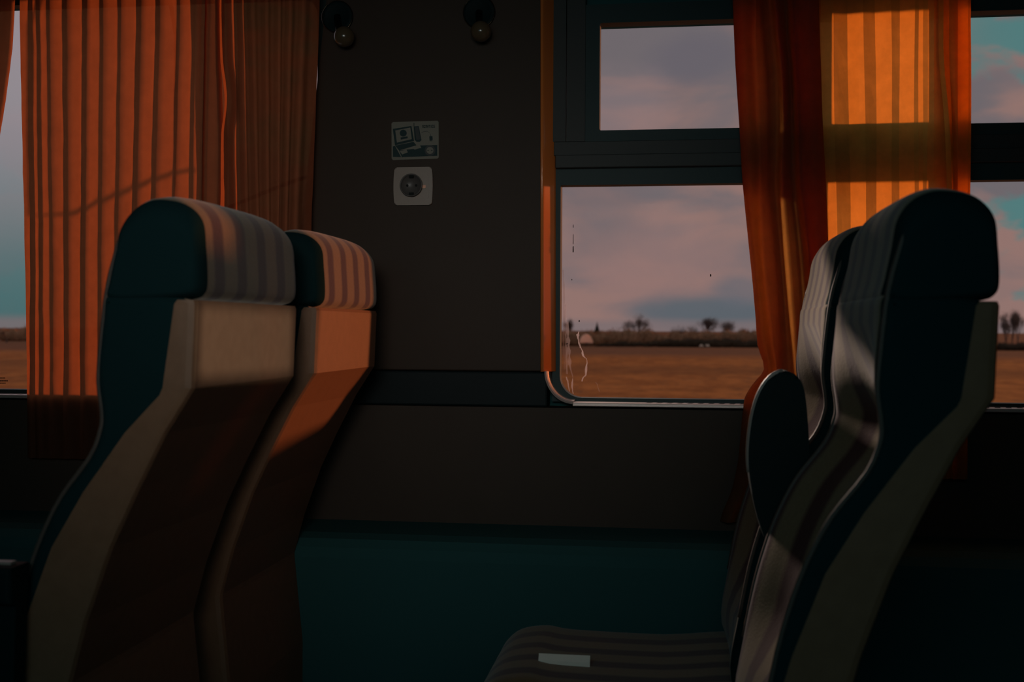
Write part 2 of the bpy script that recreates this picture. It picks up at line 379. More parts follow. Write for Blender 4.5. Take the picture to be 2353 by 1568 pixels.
# dirt and dried drips on the middle pane
def ribbon(bm, px, w0):
    ps = [PX(x, y, 2.4475) for x, y in px]; a = []
    for i, p in enumerate(ps):
        ww = w0*(.6+.6*noise.noise(Vector((p.x*90, p.z*90, 0))))*.5
        a.append((bm.verts.new((p.x-ww, 2.4475, p.z)), bm.verts.new((p.x+ww, 2.4475, p.z))))
    for (p, q), (s, t) in zip(a, a[1:]): bm.faces.new((p, q, t, s))
def dense(px, k=6):
    xs = [p[0] for p in px]; ys = [p[1] for p in px]; n = (len(px)-1)*k
    return [(cr1(xs, i/k)+rnd.uniform(-.5, .5), cr1(ys, i/k)) for i in range(n+1)]
bm = bmesh.new()
ribbon(bm, dense([(1327, 768), (1331, 790), (1338, 806), (1340, 818), (1349, 828), (1347, 845), (1346, 862), (1340, 868), (1337, 877)]), .0058)
ribbon(bm, dense([(1330, 762), (1329, 778), (1333, 800)]), .004)
ribbon(bm, dense([(1301, 866), (1305, 880), (1308, 900)]), .004); ribbon(bm, dense([(1316, 870), (1315, 890), (1317, 905)]), .0045)
obj('dried_drip', bm, 'stain', w2)
bm = bmesh.new()
ribbon(bm, dense([(1294, 620), (1296, 700), (1295, 780), (1298, 850)]), .006); ribbon(bm, dense([(1303, 740), (1306, 790), (1308, 818), (1309, 840)]), .010)
ribbon(bm, dense([(1308, 830), (1312, 850), (1317, 870)]), .005); ribbon(bm, dense([(1369, 879), (1373, 886), (1377, 900)]), .003)
ribbon(bm, dense([(1300, 700), (1299, 760), (1303, 860)]), .008)
obj('faint_streak', bm, 'stainf', w2)
bm = bmesh.new()
for x, y, w, h in ((1317, 573, 2.6, 16), (1317, 550, 1.6, 26), (1317, 520, 1.6, 8), (1331, 738, 3, 4), (1633, 633, 3, 6), (1314, 643, 2, 3), (1303, 790, 3, 3)):
    p = PX(x, y, 2.447); s = 2.447/F
    vs = [bm.verts.new((p.x+a*w*s*.5, 2.447, p.z+b*h*s*.5)) for a, b in ((-1, -.8), (0, -1), (1, -.7), (.8, .8), (0, 1), (-.9, .7))]; bm.faces.new(vs)
obj('dirt_speck', bm, 'speck', w2)
bm = bmesh.new()            # three lines of fine print on the left pane, too small to read
for x0, x1, y, h in ((-60, 12, 869, 2.0), (-60, 18, 875.5, 2.6), (-60, 13, 881, 1.6)):
    x = x0
    while x < x1:
        ww = rnd.uniform(2.2, 4); p = PX(x, y, 2.447); q = PX(min(x+ww, x1), y, 2.447); hh = h*.5*2.6/F
        bm.faces.new([bm.verts.new(v) for v in ((p.x, 2.447, p.z-hh), (q.x, 2.447, p.z-hh), (q.x, 2.447, p.z+hh), (p.x, 2.447, p.z+hh))]); x += ww+.5
obj('fine_print', bm, 'speck', w1)

# ================================================================== SEATS
X0, Y0 = -.70, 1.53         # local origin of the seat
HW = .19
def seat(label):
    t = thing('train_seat', label, 'seat', (X0, Y0, 0), 'striped train seats')
    def lx(p): return [(a-X0, z) for a, z in p]
    def loft(name, prof, mats, rad, depth, hw=HW, recess=None, sidem=1, sn=3):
        n = len(prof); vs = []
        st = []
        K = 7
        for i in range(K+1):
            a = i/K*math.pi/2; st.append((-hw+rad*(1-math.sin(math.pi/2-a)) if False else -hw+rad*(1-math.cos(a)), depth*(1-math.sin(a))))
        mid = [(-hw+rad+(2*hw-2*rad)*j/12, 0) for j in range(1, 12)]
        st = st+mid+[(-y, d) for y, d in reversed(st)]
        bm = bmesh.new(); loops = []
        for y, d in st:
            pr = offset(prof, d) if d > 1e-6 else prof
            row = []
            for (x, z) in pr:
                if recess: x, z = recess(x, z, y)
                row.append(bm.verts.new((x, y, z)))
            loops.append(row)
        for s, (a, b) in enumerate(zip(loops, loops[1:])):
            for i in range(n):
                f = bm.faces.new((a[i], a[(i+1) % n], b[(i+1) % n], b[i])); f.smooth = True
                if s < sn or s >= len(loops)-4: f.material_index = sidem
        f = bm.faces.new(loops[0]); f.material_index = sidem; f = bm.faces.new(loops[-1][::-1]); f.material_index = sidem
        o = obj(name, bm, mats, t); return o
    # headrest: top of the back, from the notch upwards
    hp = smooth_loop(lx([(-.592, 1.054), (-.578, 1.060), (-.573, 1.075), (-.575, 1.118), (-.580, 1.152), (-.603, 1.172), (-.640, 1.178), (-.667, 1.168), (-.684, 1.146), (-.690, 1.115), (-.697, 1.080), (-.701, 1.056), (-.68, 1.048), (-.63, 1.050)]), 5)
    def rh(x, z, y):
        if z < 1.10: return x, z
        t_ = max(0, (abs(y)-(HW-.052))/.052); t_ = min(1, t_)
        return x, z+(.010*(1-(abs(y)/HW)**4)-.023*(1-math.sqrt(1-t_*t_)))*min(1, (z-1.10)/.07)
    loft('headrest', hp, ['stripe', 'dark'], .032, .012, recess=rh, sn=6)
    # backrest cushion
    fr = [(-.701, 1.060), (-.706, 1.030), (-.711, .985), (-.712, .95), (-.7075, .915), (-.708, .893), (-.722, .858), (-.760, .808), (-.785, .760), (-.802, .715), (-.820, .650), (-.835, .57), (-.845, .47), (-.80, .43), (-.765, .47),
          (-.76, .60), (-.735, .68), (-.700, .77), (-.655, .84), (-.612, .90), (-.600, .94), (-.592, 1.0), (-.592, 1.05), (-.62, 1.062), (-.67, 1.064)]
    bp = smooth_loop(lx(fr), 4)
    def rb(x, z, y):
        if z > 1.03: return x, z
        d = .062*min(1, max(0, (1.03-z)/.12)); d = d*(1 if z > .62 else max(.25, (z-.5)/.12)); u = abs(y)/HW
        k = max(0, min(1, (.96-u)/.80)); k = k*(2-k)*.55+k*k*(3-2*k)*.45
        # only the front side of the outline is pushed in
        zz = [p for p in ((1.03, 0), (.95, 0))]
        cx = -.645 if z > .93 else -.645-(.93-z)*.42
        if x+X0 < cx: return x+d*k, z
        return x, z
    loft('backrest', bp, ['stripe', 'dark'], .022, .016, recess=rb, sn=5)
    # piping along both front side edges
    frp = [(-.675, 1.138), (-.684, 1.125), (-.690, 1.105), (-.697, 1.080), (-.703, 1.045), (-.709, .985), (-.711, .95), (-.7065, .915), (-.708, .893), (-.722, .858), (-.760, .808), (-.785, .760), (-.802, .715), (-.820, .650), (-.835, .57)]
    for s in (-1, 1):
        xs = [p[0] for p in frp]; zs = [p[1] for p in frp]; m = (len(frp)-1)*3
        pl = [(cr1(xs, i/3)-X0+.004, s*(HW-.006), cr1(zs, i/3)) for i in range(m+1)]
        obj('piping', tube(bmesh.new(), pl, .0032, 6), 'piping', t, True)
    # shell on the back
    S = [(1.053, -.579, -.600), (1.048, -.577, -.604), (.945, -.581, -.619), (.936, -.587, -.623), (.889, -.617, -.668), (.815, -.655, -.722), (.745, -.688, -.764), (.65, -.722, -.800), (.575, -.742, -.822), (.565, -.742, -.825), (.40, -.725, -.815), (.30, -.725, -.815)]
    bm = bmesh.new(); rows = []
    for z, xr, xf in S:
        xr -= X0; xf -= X0; w = HW-.006; r = .006; cs = [(xf, -HW-.004), (xr-.010, -HW-.002), (xr-.003, -HW+.0005), (xr, -HW+.006), (xr+.001, 0), (xr, HW-.006), (xr-.003, HW-.0005), (xr-.010, HW+.002), (xf, HW+.004), (xf+.01, HW-.02), (xr-.02, HW-.03), (xr-.02, -HW+.03), (xf+.01, -HW+.02)]
        rows.append([bm.verts.new((x, y, z)) for x, y in cs])
    for a, b in zip(rows, rows[1:]):
        for k in range(13): bm.faces.new((a[k], a[(k+1) % 13], b[(k+1) % 13], b[k]))
    bm.faces.new(rows[0]); bm.faces.new(rows[-1])
    obj('back_shell', bm, 'shell', t)
    # seat cushion with rounded front
    cp = smooth_loop(lx([(-.80, .455), (-.95, .447), (-1.12, .449), (-1.17, .455), (-1.22, .446), (-1.25, .42), (-1.256, .395), (-1.245, .365), (-1.21, .345), (-1.1, .335), (-.9, .33), (-.80, .335), (-.775, .39)]), 4)
    loft('seat_cushion', cp, ['stripe', 'dark'], .03, .022)
    # armrest on the aisle side and pedestal
    ap = lx([(-.79, .728), (-1.08, .728), (-1.115, .722), (-1.13, .705), (-1.12, .688), (-1.08, .682), (-.79, .682)])
    ar = obj('armrest', prism(bmesh.new(), ap, -HW-.052, -HW-.006, bev=.006), 'plastic', t)
    obj('armrest_edge', prism(bmesh.new(), lx([(-.80, .7275), (-1.08, .7275), (-1.08, .7315), (-.80, .7315)]), -HW-.034, -HW-.022), 'rim', ar)
    pr = lx([(-.79, .70), (-.88, .68), (-.93, .44), (-.93, .34), (-.80, .34)])
    obj('arm_bracket', prism(bmesh.new(), pr, -HW-.04, -HW-.012, bev=.003), 'plastic', t)
    obj('seat_frame', B(-1.20-X0, -.76-X0, -HW+.01, HW-.01, .285, .333, bev=.005), 'plastic', t)
    bm = bmesh.new(); box(bm, -1.06-X0, -.92-X0, -.06, .06, .03, .29, bev=.008); obj('pedestal', bm, 'plastic', t)
    obj('foot_plate', B(-1.14-X0, -.84-X0, -.10, .10, .001, .03, bev=.004), 'plastic', t)
    return t
def copy_tree(o, parent=None):
    c = o.copy(); C.objects.link(c); c.parent = parent
    for ch in [k for k in bpy.data.objects if k.parent == o]: copy_tree(ch, c)
    return c
s1 = seat('left front seat seen from behind, pale grey-lit back shell, nearer of the two left seats')
def put(dx, dy, lab):
    s = copy_tree(s1); s.location = (X0+dx, Y0+dy, 0); s['label'] = lab; return s
DX, DY = .935, .485
s2 = put(0, DY, 'left seat by the curtained window, orange-lit back shell and headrest, behind the nearer left seat')
s3 = put(DX, 0, 'right seat nearest the camera, black side silhouette with notch under its headrest')
s4 = put(DX, DY, 'right seat at the window, striped front, half hidden by the nearest right seat')
for s in (s2, s3, s4):          # the window seats have no aisle armrest
    for ch in [k for k in bpy.data.objects if k.parent == s and k.name.split('.')[0] in ('armrest', 'arm_bracket')]:
        for g in [k for k in bpy.data.objects if k.parent == ch]: bpy.data.objects.remove(g)
        bpy.data.objects.remove(ch)
# folded-up armrest between the two right seats (part of the window seat)
AY = 1.735
fp = [(1800, 853), (1772, 866), (1748, 900), (1732, 945), (1723, 1000), (1720, 1050), (1724, 1105), (1736, 1165), (1752, 1225), (1772, 1262), (1812, 1262), (1842, 1210), (1858, 1130), (1861, 1060), (1857, 975), (1850, 905), (1838, 872), (1820, 857)]
fq = [PX(x, y, AY) for x, y in fp]; lp = smooth_loop([(p.x-s4.location.x, p.z) for p in fq], 3)
y0 = AY-s4.location.y
fa = obj('folding_armrest', prism(bmesh.new(), lp, y0, y0+.055, bev=.006), 'plastic', s4)
for p in fa.data.polygons: p.use_smooth = len(p.vertices) == 4
rimp = [(lp[i][0]-.0005, y0+.005, lp[i][1]) for i in range(len(lp)) if i <= 17]
obj('armrest_rim', tube(bmesh.new(), [(a, b, c) for a, b, c in rimp], .0036, 6), 'rim', fa, True)
# made-up pale strip in place of a sunlit patch on the window seat's cushion
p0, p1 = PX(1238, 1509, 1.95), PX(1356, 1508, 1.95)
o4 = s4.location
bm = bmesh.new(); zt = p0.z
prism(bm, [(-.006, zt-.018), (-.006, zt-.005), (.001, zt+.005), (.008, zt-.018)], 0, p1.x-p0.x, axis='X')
st = obj('sunlit_patch_strip', bm, mat('pale_sunlit_patch', (1.0, .90, .80), .5, metal=0, spec=.5), s4); st.location = (p0.x-o4.x, 1.95-o4.y, 0)

# ================================================================== CURTAINS
def cloth(name, rows, m, label, sub=3, curved=True, wr=.0015, seed=0, flat=False):
    """rows: (z, [(X, Y), ...]) from top to bottom, same number of nodes"""
    zs = [r[0] for r in rows]; nn = len(rows[0][1]); bm = bmesh.new(); grid = []
    K = max(3, int(40/len(rows)))
    tot = (len(rows)-1)*K
    for i in range(tot+1):
        t = i/K; z = cr1(zs, t) if False else zs[min(int(t), len(zs)-2)]+(zs[min(int(t), len(zs)-2)+1]-zs[min(int(t), len(zs)-2)])*(t-min(int(t), len(zs)-2))
        X = [cr1([r[1][k][0] for r in rows], t) for k in range(nn)]; Y = [cr1([r[1][k][1] for r in rows], t) for k in range(nn)]
        row = []; m2 = (nn-1)*sub
        for j in range(m2+1):
            u = j/sub
            if curved: x, y = cr1(X, u), cr1(Y, u)
            else: a = min(int(u), nn-2); f = u-a; x, y = X[a]+(X[a+1]-X[a])*f, Y[a]+(Y[a+1]-Y[a])*f
            w = noise.noise(Vector((x*26, z*9, seed)))*wr+noise.noise(Vector((x*60, z*34, seed+5)))*wr*.5
            row.append(bm.verts.new((x+w*.4, y+w+.015, z)))
        grid.append(row)
    for a, b in zip(grid, grid[1:]):
        for k in range(len(a)-1): bm.faces.new((a[k], a[k+1], b[k+1], b[k]))
    o = obj(name, bm, m, None, not flat); return tag(o, label, 'curtain', 'orange window curtains')
def zat(y, Y=2.35): return PX(1200, y, Y).z
# left, main half (knife pleats leaning slightly)
bt = [44, 62, 80, 103, 142, 188, 227, 268, 313, 357, 405, 441, 464, 478]      # pleat edges at the top
bb = [60, 68, 87, 111, 145, 183, 222, 260, 300, 342, 388, 430, 456, 466]      # at y = 620
rows = []
for y in (-110, 0, 130, 250, 350, 460, 620, 800, 960, 1080):
    f = min(1.0, max(0, y)/620); nodes = []
    for k in range(len(bt)):
        x = bt[k]+(bb[k]-bt[k])*f
        if k == 0: x = 44+(62-44)*min(1, max(0, y)/900)
        a = .010+.003*math.sin(k*1.7)
        if k in (0,): nodes.append((PX(x, y, 2.365).x, 2.352)); continue
        xa = PX(x-2, y, 2.35).x; xb = PX(x+3.5, y, 2.35).x; xm = PX(x-14, y, 2.35).x
        nodes.append((xm, 2.348+a*.22))
        nodes.append((xa, 2.348-a*.25)); nodes.append((xb-.001, 2.348+a*.45))
    xe = PX([498, 500, 502, 506, 508, 505, 505, 505, 505, 505][[-110, 0, 130, 250, 350, 460, 620, 800, 960, 1080].index(y)], y, 2.37).x
    nodes += [(xe-.012, 2.372), (xe-.003, 2.378), (xe-.016, 2.380), (xe+.002, 2.388)]
    rows.append((zat(y), nodes))
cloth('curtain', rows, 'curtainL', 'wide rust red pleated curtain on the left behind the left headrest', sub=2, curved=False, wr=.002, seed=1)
# left, second half beside the pillar
ct = [512, 538, 562, 594, 624, 650, 680, 716]; cb = [520, 548, 574, 598, 622, 640, 662, 696]
rows = []
for y, dx in ((-110, 0), (0, 0), (120, 2), (190, 10), (235, 10), (290, 3), (400, 2), (500, 2), (620, 0), (900, 0), (1080, 0)):
    f = min(1.0, max(0, y)/520); nodes = [(PX(503+dx, y, 2.36).x, 2.350)]
    for k in range(len(ct)):
        x = ct[k]+(cb[k]-ct[k])*f+(dx if k == 0 else 0)
        nodes.append((PX(x-3, y, 2.33).x, 2.325)); nodes.append((PX(x+8, y, 2.33).x, 2.347))
    rows.append((zat(y), nodes))
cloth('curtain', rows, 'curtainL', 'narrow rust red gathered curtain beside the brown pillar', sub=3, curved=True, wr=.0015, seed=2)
# far left drawn-back curtain, only its right edge in view
rows = []
for y, xe in ((-110, 36), (0, 32), (100, 25), (200, 12), (280, 0), (400, -18), (600, -40), (900, -60), (1080, -70)):
    nodes = []
    for k in range(9):
        nodes.append((PX(xe-(8-k)*16-(8-k)*(8-k)*.4, y, 2.35).x, 2.345+(.012 if k % 2 else -.008)))
    rows.append((zat(y), nodes))
cloth('curtain', rows, 'curtainL', 'drawn-back curtain edge at the far left beside the strip of sky', sub=4, seed=3)
# centre window's gathered curtain
T = [  # y, left, gold start, gold end, right
 (-110, 1678, 1732, 1745, 1880), (0, 1684, 1735, 1747, 1883), (100, 1688, 1733, 1752, 1886), (180, 1692, 1736, 1760, 1889), (300, 1700, 1742, 1764, 1893), (430, 1708, 1747, 1765, 1900),
 (570, 1722, 1752, 1778, 1906), (700, 1735, 1764, 1788, 1908), (790, 1742, 1775, 1793, 1900), (845, 1757, 1784, 1795, 1895), (880, 1730, 1778, 1793, 1895), (910, 1712, 1765, 1788, 1895), (960, 1706, 1755, 1780, 1890),
 (1050, 1698, 1745, 1770, 1880), (1120, 1682, 1728, 1755, 1870), (1190, 1655, 1690, 1720, 1850)]
rows = []
for y, a, b, c, d in T:
    P = lambda x, Y: (PX(x, y, Y).x, Y)
    wv = 4*math.sin(y/130.)
    nodes = [P(b-4, 2.394), P(a+8, 2.391), P(a+3, 2.388), P(a+8, 2.385), P(b-8, 2.382), P(b-2, 2.378), P(b-8, 2.374), P(a+6, 2.372), P(a, 2.365), P(a+4, 2.352), P((a+b)/2+wv*.5, 2.340), P(b, 2.352), P((b+c)/2, 2.346), P(c, 2.336),
             P(c+10, 2.320), P(c+22+wv, 2.312), P(c+34+wv, 2.334), P(c+50, 2.318), P(c+62-wv, 2.306), P(c+78-wv, 2.330), P((c+78+d)/2, 2.312), P(d-8, 2.316), P(d, 2.330), P(d-8, 2.348),
             P((c+d)/2+10, 2.345), P(c+24, 2.356), P(c+18, 2.364), P(c+26, 2.372), P((c+d)/2, 2.368), P(d-14, 2.380), P((c+d)/2, 2.384), P(c+14, 2.388), P((c+d)/2, 2.392), P(d-10, 2.396), P((c+d)/2, 2.400), P(c+10, 2.404)]
    rows.append((zat(y), nodes))
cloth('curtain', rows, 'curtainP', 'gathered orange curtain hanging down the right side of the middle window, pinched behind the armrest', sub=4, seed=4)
# right window's spread curtain with glowing pleats
e0 = [(1868, 1), (1886, 1), (1916, 1), (1950, 0), (1987, 1), (2015, 0), (2050, 1), (2070, 0), (2104, 1), (2116, 0), (2122, 1)]
rows = []
for y in (-110, 0, 60, 160, 300, 450, 620, 800, 1000, 1080):
    f = max(0, y)/1000; nodes = []; Yc = 2.365
    seq = [1868, 1888, 1916, 1951, 1987, 2015, 2050, 2070, 2103, 2114, 2124, 2136]
    for k, x in enumerate(seq):
        x2 = x+(8-k)*3*f+1.2*math.sin(y/90.+k); nodes.append((PX(x2, y, 2.36).x, Yc))
        if k < len(seq)-1:
            wd = (seq[k+1]-x)/F*2.4; Yc += wd*(-.34 if k % 2 == 1 else .30)
    # triple fold up to the edge
    e = [2236, 2236, 2235, 2236, 2236, 2234, 2232, 2230, 2228, 2228][[-110, 0, 60, 160, 300, 450, 620, 800, 1000, 1080].index(y)]
    P = lambda x, Y: (PX(x, y, Y).x, Y)
    bx = 20*math.sin(min(1, max(0, y-150)/300)*math.pi/2)
    nodes += [P(2150, 2.350), P(2160+bx, 2.335), P(2172+bx, 2.346), P(2185+bx*.5, 2.332), P(2205, 2.340), P(e-6, 2.335), P(e, 2.345), P(e-7, 2.356), P(2180, 2.358), P(2168, 2.362), P(2164, 2.368), P(2170, 2.372), P(2205, 2.371), P(e-3, 2.376), P(e-8, 2.380), P(2205, 2.379), P(2182, 2.383), P(2185, 2.388), P(2205, 2.387), P(e-4, 2.391), P(e-9, 2.395), P(2215, 2.395), P(2195, 2.400)]
    rows.append((zat(y), nodes))
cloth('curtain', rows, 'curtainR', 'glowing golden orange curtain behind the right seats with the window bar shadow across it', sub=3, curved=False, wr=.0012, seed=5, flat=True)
rows = []  # unseen curtain, added to keep sun off the near left headrest
for y in (-110, 300, 700, 1080):
    rows.append((zat(y), [(.78+.022*k, 2.352+(.012 if k % 2 else -.010)) for k in range(21)]))
cloth('curtain', rows, 'curtainR', 'orange curtain added out of view on the far side of the right window', sub=4, seed=6)
# a thin cord behind the main left curtain
cordp = [PX(x, y, 2.39) for x, y in ((106, 495), (200, 490), (290, 452), (380, 415), (440, 396), (480, 390))]
tag(obj('hanging_cable', tube(bmesh.new(), [(cordp[0].x+.225, 2.479, 1.80), (cordp[0].x+.225, 2.53, 1.77), (cordp[0].x+.225, 2.56, 1.70)]+[(p.x+.225, 2.56, p.z+.015) for p in cordp], .0048, 6), 'black', None, True), 'thin dark cord whose shadow curves across the wide left curtain', 'cable')

# ================================================================== WALL FITTINGS
def rrect(x0, x1, z0, z1, r, n=5, bulge=0):
    pts = []
    for cx, cz, a0 in ((x0+r, z0+r, math.pi), (x1-r, z0+r, 1.5*math.pi), (x1-r, z1-r, 0), (x0+r, z1-r, .5*math.pi)):
        for k in range(n+1): a = a0+k/n*math.pi/2; pts.append((cx+r*math.cos(a), cz+r*math.sin(a)))
    if bulge:
        mz = (z0+z1)/2; h = (z1-z0)/2; mx = (x0+x1)/2
        pts = [(x+bulge*(1-((z-mz)/h)**2)*(1 if x > mx else -1), z) for x, z in pts]
    return pts
WP = 2.405                  # front of the pillar panel
def fx(x, y): p = PX(x, y, WP); return p.x, p.z
a, b = fx(907, 473), fx(996, 385)
sx0, sz0, sx1, sz1 = a[0], a[1], b[0], b[1]
sk = thing('wall_socket', 'off-white square power socket on the brown pillar under the sticker', 'socket', ((sx0+sx1)/2, WP, (sz0+sz1)/2))
scx, scz = (sx0+sx1)/2, (sz0+sz1)/2
def lo(pts): return [(x-scx, z-scz) for x, z in pts]
def densify(p): return p
bm = bmesh.new()
side = []
pp = []
raw = rrect(sx0+.002, sx1-.002, sz0, sz1, .005)
for i, p in enumerate(raw):
    q = raw[(i+1) % len(raw)]; pp.append(p)
    if abs(q[0]-p[0])+abs(q[1]-p[1]) > .02:
        for k in range(1, 8): pp.append((p[0]+(q[0]-p[0])*k/8, p[1]+(q[1]-p[1])*k/8))
mz = scz; hh = (sz1-sz0)/2
pp = [(x+.0025*(1-((z-mz)/hh)**2)*(1 if x > scx else -1), z) for x, z in pp]
prism(bm, lo(pp), -.010, -.0005, bev=.0025); obj('cover_plate', bm, 'white_p', sk)
# insert with round recess
ic = fx(949, 428); icx, icz = ic[0]-scx, ic[1]-scz
bm = bmesh.new(); rr = .0215
prof = [(.0245, -.0108), (.0235, -.0125), (.0222, -.0125), (rr, -.0115), (rr-.0012, -.0035), (.0, -.0030)]
prev = None
for r_, y_ in prof:
    cur = [bm.verts.new((icx+r_*math.cos(k/32*2*math.pi), y_, icz+r_*math.sin(k/32*2*math.pi))) for k in range(32)] if r_ > 0 else [bm.verts.new((icx, y_, icz))]
    if prev:
        for k in range(32):
            if len(cur) > 1: bm.faces.new((prev[k], prev[(k+1) % 32], cur[(k+1) % 32], cur[k]))
            else: bm.faces.new((prev[k], prev[(k+1) % 32], cur[0]))
    prev = cur
# cut the round mouth by making the insert stand proud of the plate: dark bowl first
obj('socket_bowl', bm, mat('socket_bowl_grey', (.10, .09, .085), .4, spec=.4), sk, True).location = (0, -.0085+.0005, 0)
bm = bmesh.new()
for dx in (-.0095, .0095):
    v = [bm.verts.new((icx+dx+.0028*math.cos(k/12*6.283), -.0120, icz+.0028*math.sin(k/12*6.283))) for k in range(12)]; bm.faces.new(v)
obj('pin_hole', bm, 'hole', sk)
for sz in (-1, 1): obj('earth_clip', B(icx-.0045, icx+.0045, -.0185, -.0118, icz+sz*.0185-.003, icz+sz*.0185+.003), 'hole', sk)
bm = bmesh.new(); q0 = fx(918, 458); q1 = fx(988, 402)
prism(bm, lo(rrect(q0[0], q1[0], q0[1], q1[1], .004)), -.0106, -.0098, bev=.0003)
ins = obj('centre_insert', bm, 'white_p', sk)
# small square window reflection painted in beside the mouth
i0 = fx(973, 434); i1 = fx(981, 427)
obj('reflection_patch', prism(bmesh.new(), lo([(i0[0], i0[1]), (i1[0], i0[1]), (i1[0], i1[1]), (i0[0], i1[1])]), -.0118, -.0105), mat('pale_orange_reflection', (1, .52, .36), .3), sk)

a, b = fx(901, 367), fx(1008, 279)
stx, stz = (a[0]+b[0])/2, (a[1]+b[1])/2
stk = thing('socket_sticker', 'pale rectangular sticker with laptop and phone drawing above the socket', 'sticker', (stx, WP, stz))
def sp(u, v):               # position inside the sticker drawing, measured in the 1940x1568 close-up
    x, y = 895+u/1940*120, 275+v/1568*97; p = PX(x, y, WP); return (p.x-stx, p.z-stz)
bm = bmesh.new()
corners = [sp(85, 1500), sp(1835, 1450), sp(1830, 50), sp(80, 100)]
prism(bm, [sp(u, v) for u, v in ((85, 1440), (130, 1505), (1780, 1450), (1832, 1400), (1828, 90), (1785, 45), (130, 95), (80, 150))], -.0012, -.0002); obj('sticker_sheet', bm, 'sticker', stk)
def art(name, polys, m, y=-.0016):
    bm = bmesh.new()
    for p in polys: prism(bm, [sp(u, v) for u, v in p], y, -.0012)
    return obj(name, bm, m, stk)
def circ(u, v, r, n=20, r2=None): return [(u+r*math.cos(k/n*6.283), v+(r2 or r)*math.sin(k/n*6.283)) for k in range(n)]
art('dark_band', [[(130, 1000), (215, 985), (440, 1400), (130, 1390)], [(1140, 965), (1780, 945), (1780, 1350), (440, 1400), (800, 1250), (1200, 1080)]], 'ink')
art('laptop', [[(130, 350), (820, 240), (920, 800), (210, 960)], [(215, 970), (900, 830), (1010, 960), (360, 1150)], [(360, 1150), (470, 1410), (1230, 1170), (1190, 1060)]], 'ink', -.0019)
art('laptop_screen', [[(225, 410), (780, 300), (835, 730), (285, 860)], [(385, 1175), (640, 1120), (690, 1220), (480, 1300)], [(870, 1060), (1060, 1000), (1170, 1050), (940, 1120)]], 'sticker', -.0022)
art('screen_emblem', [circ(520, 510, 130), [(420, 670), (680, 630), (690, 700), (430, 750)]], 'ink', -.0025)
art('phone', [[(905, 260), (1090, 245), (1195, 760), (1130, 830), (1010, 830), (940, 750)], [(905, 130), (925, 130), (925, 260), (905, 260)]], 'ink', -.0019)
art('phone_face', [[(945, 290), (1070, 280), (1160, 730), (1010, 770)]], 'ink2', -.0022)
art('plug', [[(1485, 625), (1600, 615), (1610, 740), (1570, 830), (1555, 760), (1515, 830), (1490, 740)], [(1530, 560), (1545, 560), (1545, 625), (1530, 625)]], 'ink')
cable = [(1190, 470), (1300, 440), (1400, 430), (1480, 480), (1540, 560)]
art('plug_cable', [[(a[0], a[1]), (b[0], b[1]), (b[0]+4, b[1]+16), (a[0]+4, a[1]+16)] for a, b in zip(cable, cable[1:])], 'ink2')
art('socket_drawing_ring', [circ(1510, 1150, 200)], 'ink2', -.0017)
art('socket_drawing', [circ(1510, 1150, 130)], 'sticker', -.0020)
art('socket_drawing_hole', [circ(1440, 1150, 22, 10), circ(1580, 1150, 22, 10)], 'ink', -.0023)
GL = {'A': [(0, 0, .3, 1), (.7, 0, 1, 1), (0, 0, 1, .25), (0, .5, 1, .72)], 'C': [(0, 0, .3, 1), (0, 0, 1, .25), (0, .75, 1, 1)], 'M': [(0, 0, .28, 1), (.72, 0, 1, 1), (.4, 0, .6, .6), (0, 0, 1, .25)], 'N': [(0, 0, .3, 1), (.7, 0, 1, 1), (.3, .3, .7, .6)],
      'T': [(0, 0, 1, .28), (.35, 0, .65, 1)], 'E': [(0, 0, .3, 1), (0, 0, 1, .22), (0, .4, .9, .6), (0, .78, 1, 1)], 'I': [(.25, 0, .75, 1)]}
ps = []
for k, ch in enumerate('ACMNTICE'):
    for x0, y0, x1, y1 in GL[ch]:
        u0, v0 = 1225+k*60, 210-k*1.5; ps.append([(u0+x0*50, v0+y0*105), (u0+x1*50, v0+y0*105), (u0+x1*50, v0+y1*105), (u0+x0*50, v0+y1*105)])
art('lettering', ps, 'ink')

# coat hooks
def hook(cx, cy, bx, by, label):
    c = PX(cx, cy, WP); t = thing('coat_hook', label, 'hook', (c.x, WP, c.z), 'coat hooks')
    bm = bmesh.new(); prev = None
    for r_, y_ in ((.034, -.001), (.034, -.006), (.031, -.009), (.026, -.007), (.0001, -.006)):
        cur = [bm.verts.new((r_*math.cos(k/40*6.2832), y_, r_*math.sin(k/40*6.2832))) for k in range(40)]
        if prev:
            for k in range(40): bm.faces.new((prev[k], prev[(k+1) % 40], cur[(k+1) % 40], cur[k]))
        prev = cur
    obj('rosette', bm, 'plastic', t, True)
    obj('rosette_rim', tube(bmesh.new(), [(.0335*math.cos(k/48*6.2832), -.0075, .0335*math.sin(k/48*6.2832)) for k in range(49)], .0011, 6, False), 'bronze', t, True)
    p = PX(bx, by, WP-.045); v = (p.x-c.x, -.045, p.z-c.z)
    obj('stem', tube(bmesh.new(), [(0, -.006, 0), (v[0]*.4, -.03, v[2]*.7), (v[0]*.9, -.042, v[2]*.95), v], [.008, .007, .007, .006], 10), 'bronze', t, True)
    bm = bmesh.new(); bmesh.ops.create_uvsphere(bm, u_segments=28, v_segments=18, radius=.0215); bmesh.ops.translate(bm, verts=bm.verts, vec=v)
    obj('knob', bm, mat('brown_knob', (.10, .07, .04), .18, spec=.6), t, True)
hook(777, 40, 791, 84, 'round brown coat hook high on the pillar, left of the pair'); hook(1102, 30, 1105, 72, 'round brown coat hook high on the pillar, right one near the window')

